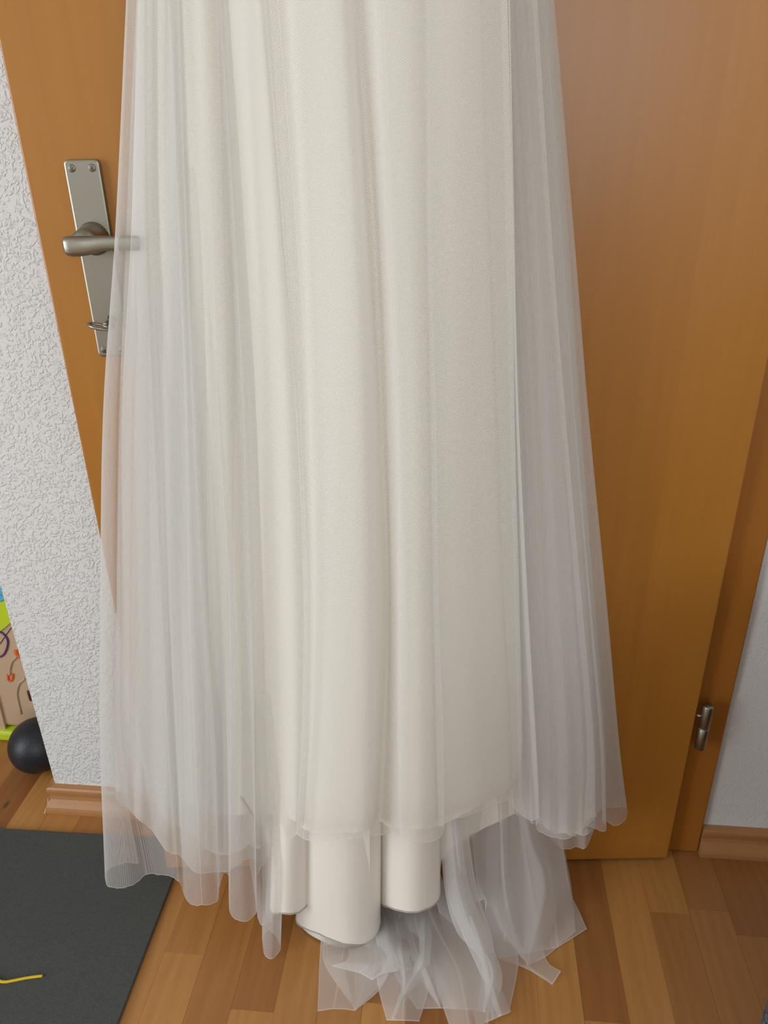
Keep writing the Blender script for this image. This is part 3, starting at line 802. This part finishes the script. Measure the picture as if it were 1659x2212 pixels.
# toy box behind the corner
M_BEIGE = plain('beige_toy_plastic', (.52, .37, .24, 1), .45); M_LIME = plain('lime_plastic', (.50, .62, .02, 1), .4); M_PURP = plain('purple_print', (.10, .03, .14, 1), .5)
M_ORAN = plain('orange_plastic', (.75, .12, .02, 1), .45); M_BLUE = plain('sky_blue_plastic', (.10, .42, .62, 1), .4); M_DARKP = plain('dark_red_print', (.10, .015, .02, 1), .5)
toy = empty('toy_box', (bc.x-.1, bc.y+.16, 0)); tag(toy, 'beige toy box with lime green base and coloured curls behind the black ball', 'toy box')
TO = toy.location.copy()
TY = bc.y+.085       # front face
def tf(px, py, off=0):      # on the front face of the toy box
    r = ray(px, py); t = (TY-off)/r.y; return CAM+r*t
def tp(name, bm, mat, smooth=False):
    bmesh.ops.translate(bm, verts=bm.verts[:], vec=-TO); return bm_obj(name, bm, mat, toy, smooth)
x0 = tf(-260, 1500).x; x1 = tf(150, 1500).x
bm = bmesh.new(); boxm(bm, (x0, TY, .028), (x1, TY+.26, .36), None, .012, 3); tp('body', bm, M_BEIGE)
bm = bmesh.new(); boxm(bm, (x0-.012, TY-.014, .0004), (x1-.06, TY+.27, .0275), None, .008, 3); tp('base_rim', bm, M_LIME)
bm = bmesh.new(); boxm(bm, (x0-.01, TY-.012, .3605), (x1+.01, TY+.27, .40), None, .01, 3); tp('lid', bm, M_BLUE)
def prism(pts, th, off=.0): 
    bm = bmesh.new(); a = [bm.verts.new(tf(x, y, off)) for x, y in pts]; b = [bm.verts.new(tf(x, y, off)-Vector((0, th, 0))) for x, y in pts]
    n = len(a); bm.faces.new(a); bm.faces.new(b[::-1])
    for k in range(n): bm.faces.new((a[k], b[k], b[(k+1) % n], a[(k+1) % n]))
    bmesh.ops.recalc_face_normals(bm, faces=bm.faces[:]); return bm
tp('lime_corner', prism([(-60, 1330), (0, 1300), (40, 1285), (40, 1330), (14, 1352), (0, 1363), (-60, 1400)], .004), M_LIME)
tp('blue_corner', prism([(-60, 1260), (0, 1255), (40, 1250), (40, 1280), (5, 1296), (0, 1302), (-60, 1325)], .003), M_BLUE)
tp('front_flap', prism([(-80, 1480), (-4, 1500), (4, 1530), (14, 1570), (23, 1588), (22, 1625), (-80, 1620)], .005), M_BEIGE)
def curl(name, pts, r, mat):
    bm = bmesh.new(); tube(bm, crow([tf(x, y, .001) for x, y in pts], 6), r, 8); tp(name, bm, mat, True)
curl('ring', [(-18, 1375), (-10, 1368), (2, 1366), (12, 1374), (17, 1385), (15, 1400), (8, 1414), (-2, 1419), (-14, 1414)], .0022, M_PURP)
curl('curl', [(40, 1414), (34, 1420), (25, 1430), (21, 1445), (21, 1458)], .0028, M_BEIGE)
curl('curl_end', [(17, 1457), (18, 1467), (22, 1471), (27, 1466), (28, 1455)], .0024, M_ORAN)
curl('curl', [(54, 1466), (42, 1476), (37, 1490), (37, 1505), (42, 1528), (45, 1542)], .0024, M_BEIGE)
curl('orange_knob', [(34, 1404), (38, 1414), (44, 1420)], .004, M_ORAN)
curl('dark_spot', [(62, 1492), (66, 1506), (68, 1512)], .004, M_DARKP)
curl('groove', [(24, 1356), (10, 1376), (0, 1390), (-20, 1410)], .0008, M_DARKP)

# armchair assumed from a fabric corner at the lower right; bulk added for shade
mt, nt, b = newmat('blue_grey_melange'); c = ramp(nt, noise(nt, coords(nt), 160, 3), [(.38, (.03, .035, .05)), (.62, (.16, .20, .26))]); nt.links.new(c, b.inputs['Base Color']); b.inputs['Roughness'].default_value = .9
bump(nt, b, noise(nt, coords(nt), 300, 2), .5, .002)
q = F(1602, 2262, 0.0)
fs = empty('armchair', (q.x+.38, q.y-.42, 0)); tag(fs, 'blue-grey melange corner at the lower right, filled out as an armchair to shade the wall', 'armchair')
def cush(name, lo, hi, bev):      # in metres from the chair's front left corner
    bm = bmesh.new(); o = Vector((-.38, .42, 0)); boxm(bm, Vector(lo)+o, Vector(hi)+o, None, bev, 4); return bm_obj(name, bm, mt, fs, True)
cush('armrest', (0, -.82, .06), (.16, 0, .66), .03); cush('armrest', (.62, -.82, .06), (.78, 0, .66), .03)
cush('backrest', (.162, -.16, .06), (.618, 0, .92), .035); cush('seat_base', (.162, -.80, .06), (.618, -.162, .28), .02); cush('seat_cushion', (.165, -.81, .281), (.615, -.165, .44), .04)
for ax in (.06, .72):
    for ay in (-.76, -.06):
        bm = bmesh.new(); tube(bm, [(ax-.38, ay+.42, .0005), (ax-.38, ay+.42, .065)], [.012, .017], 12); bm_obj('leg', bm, M_FRAME, fs, True)
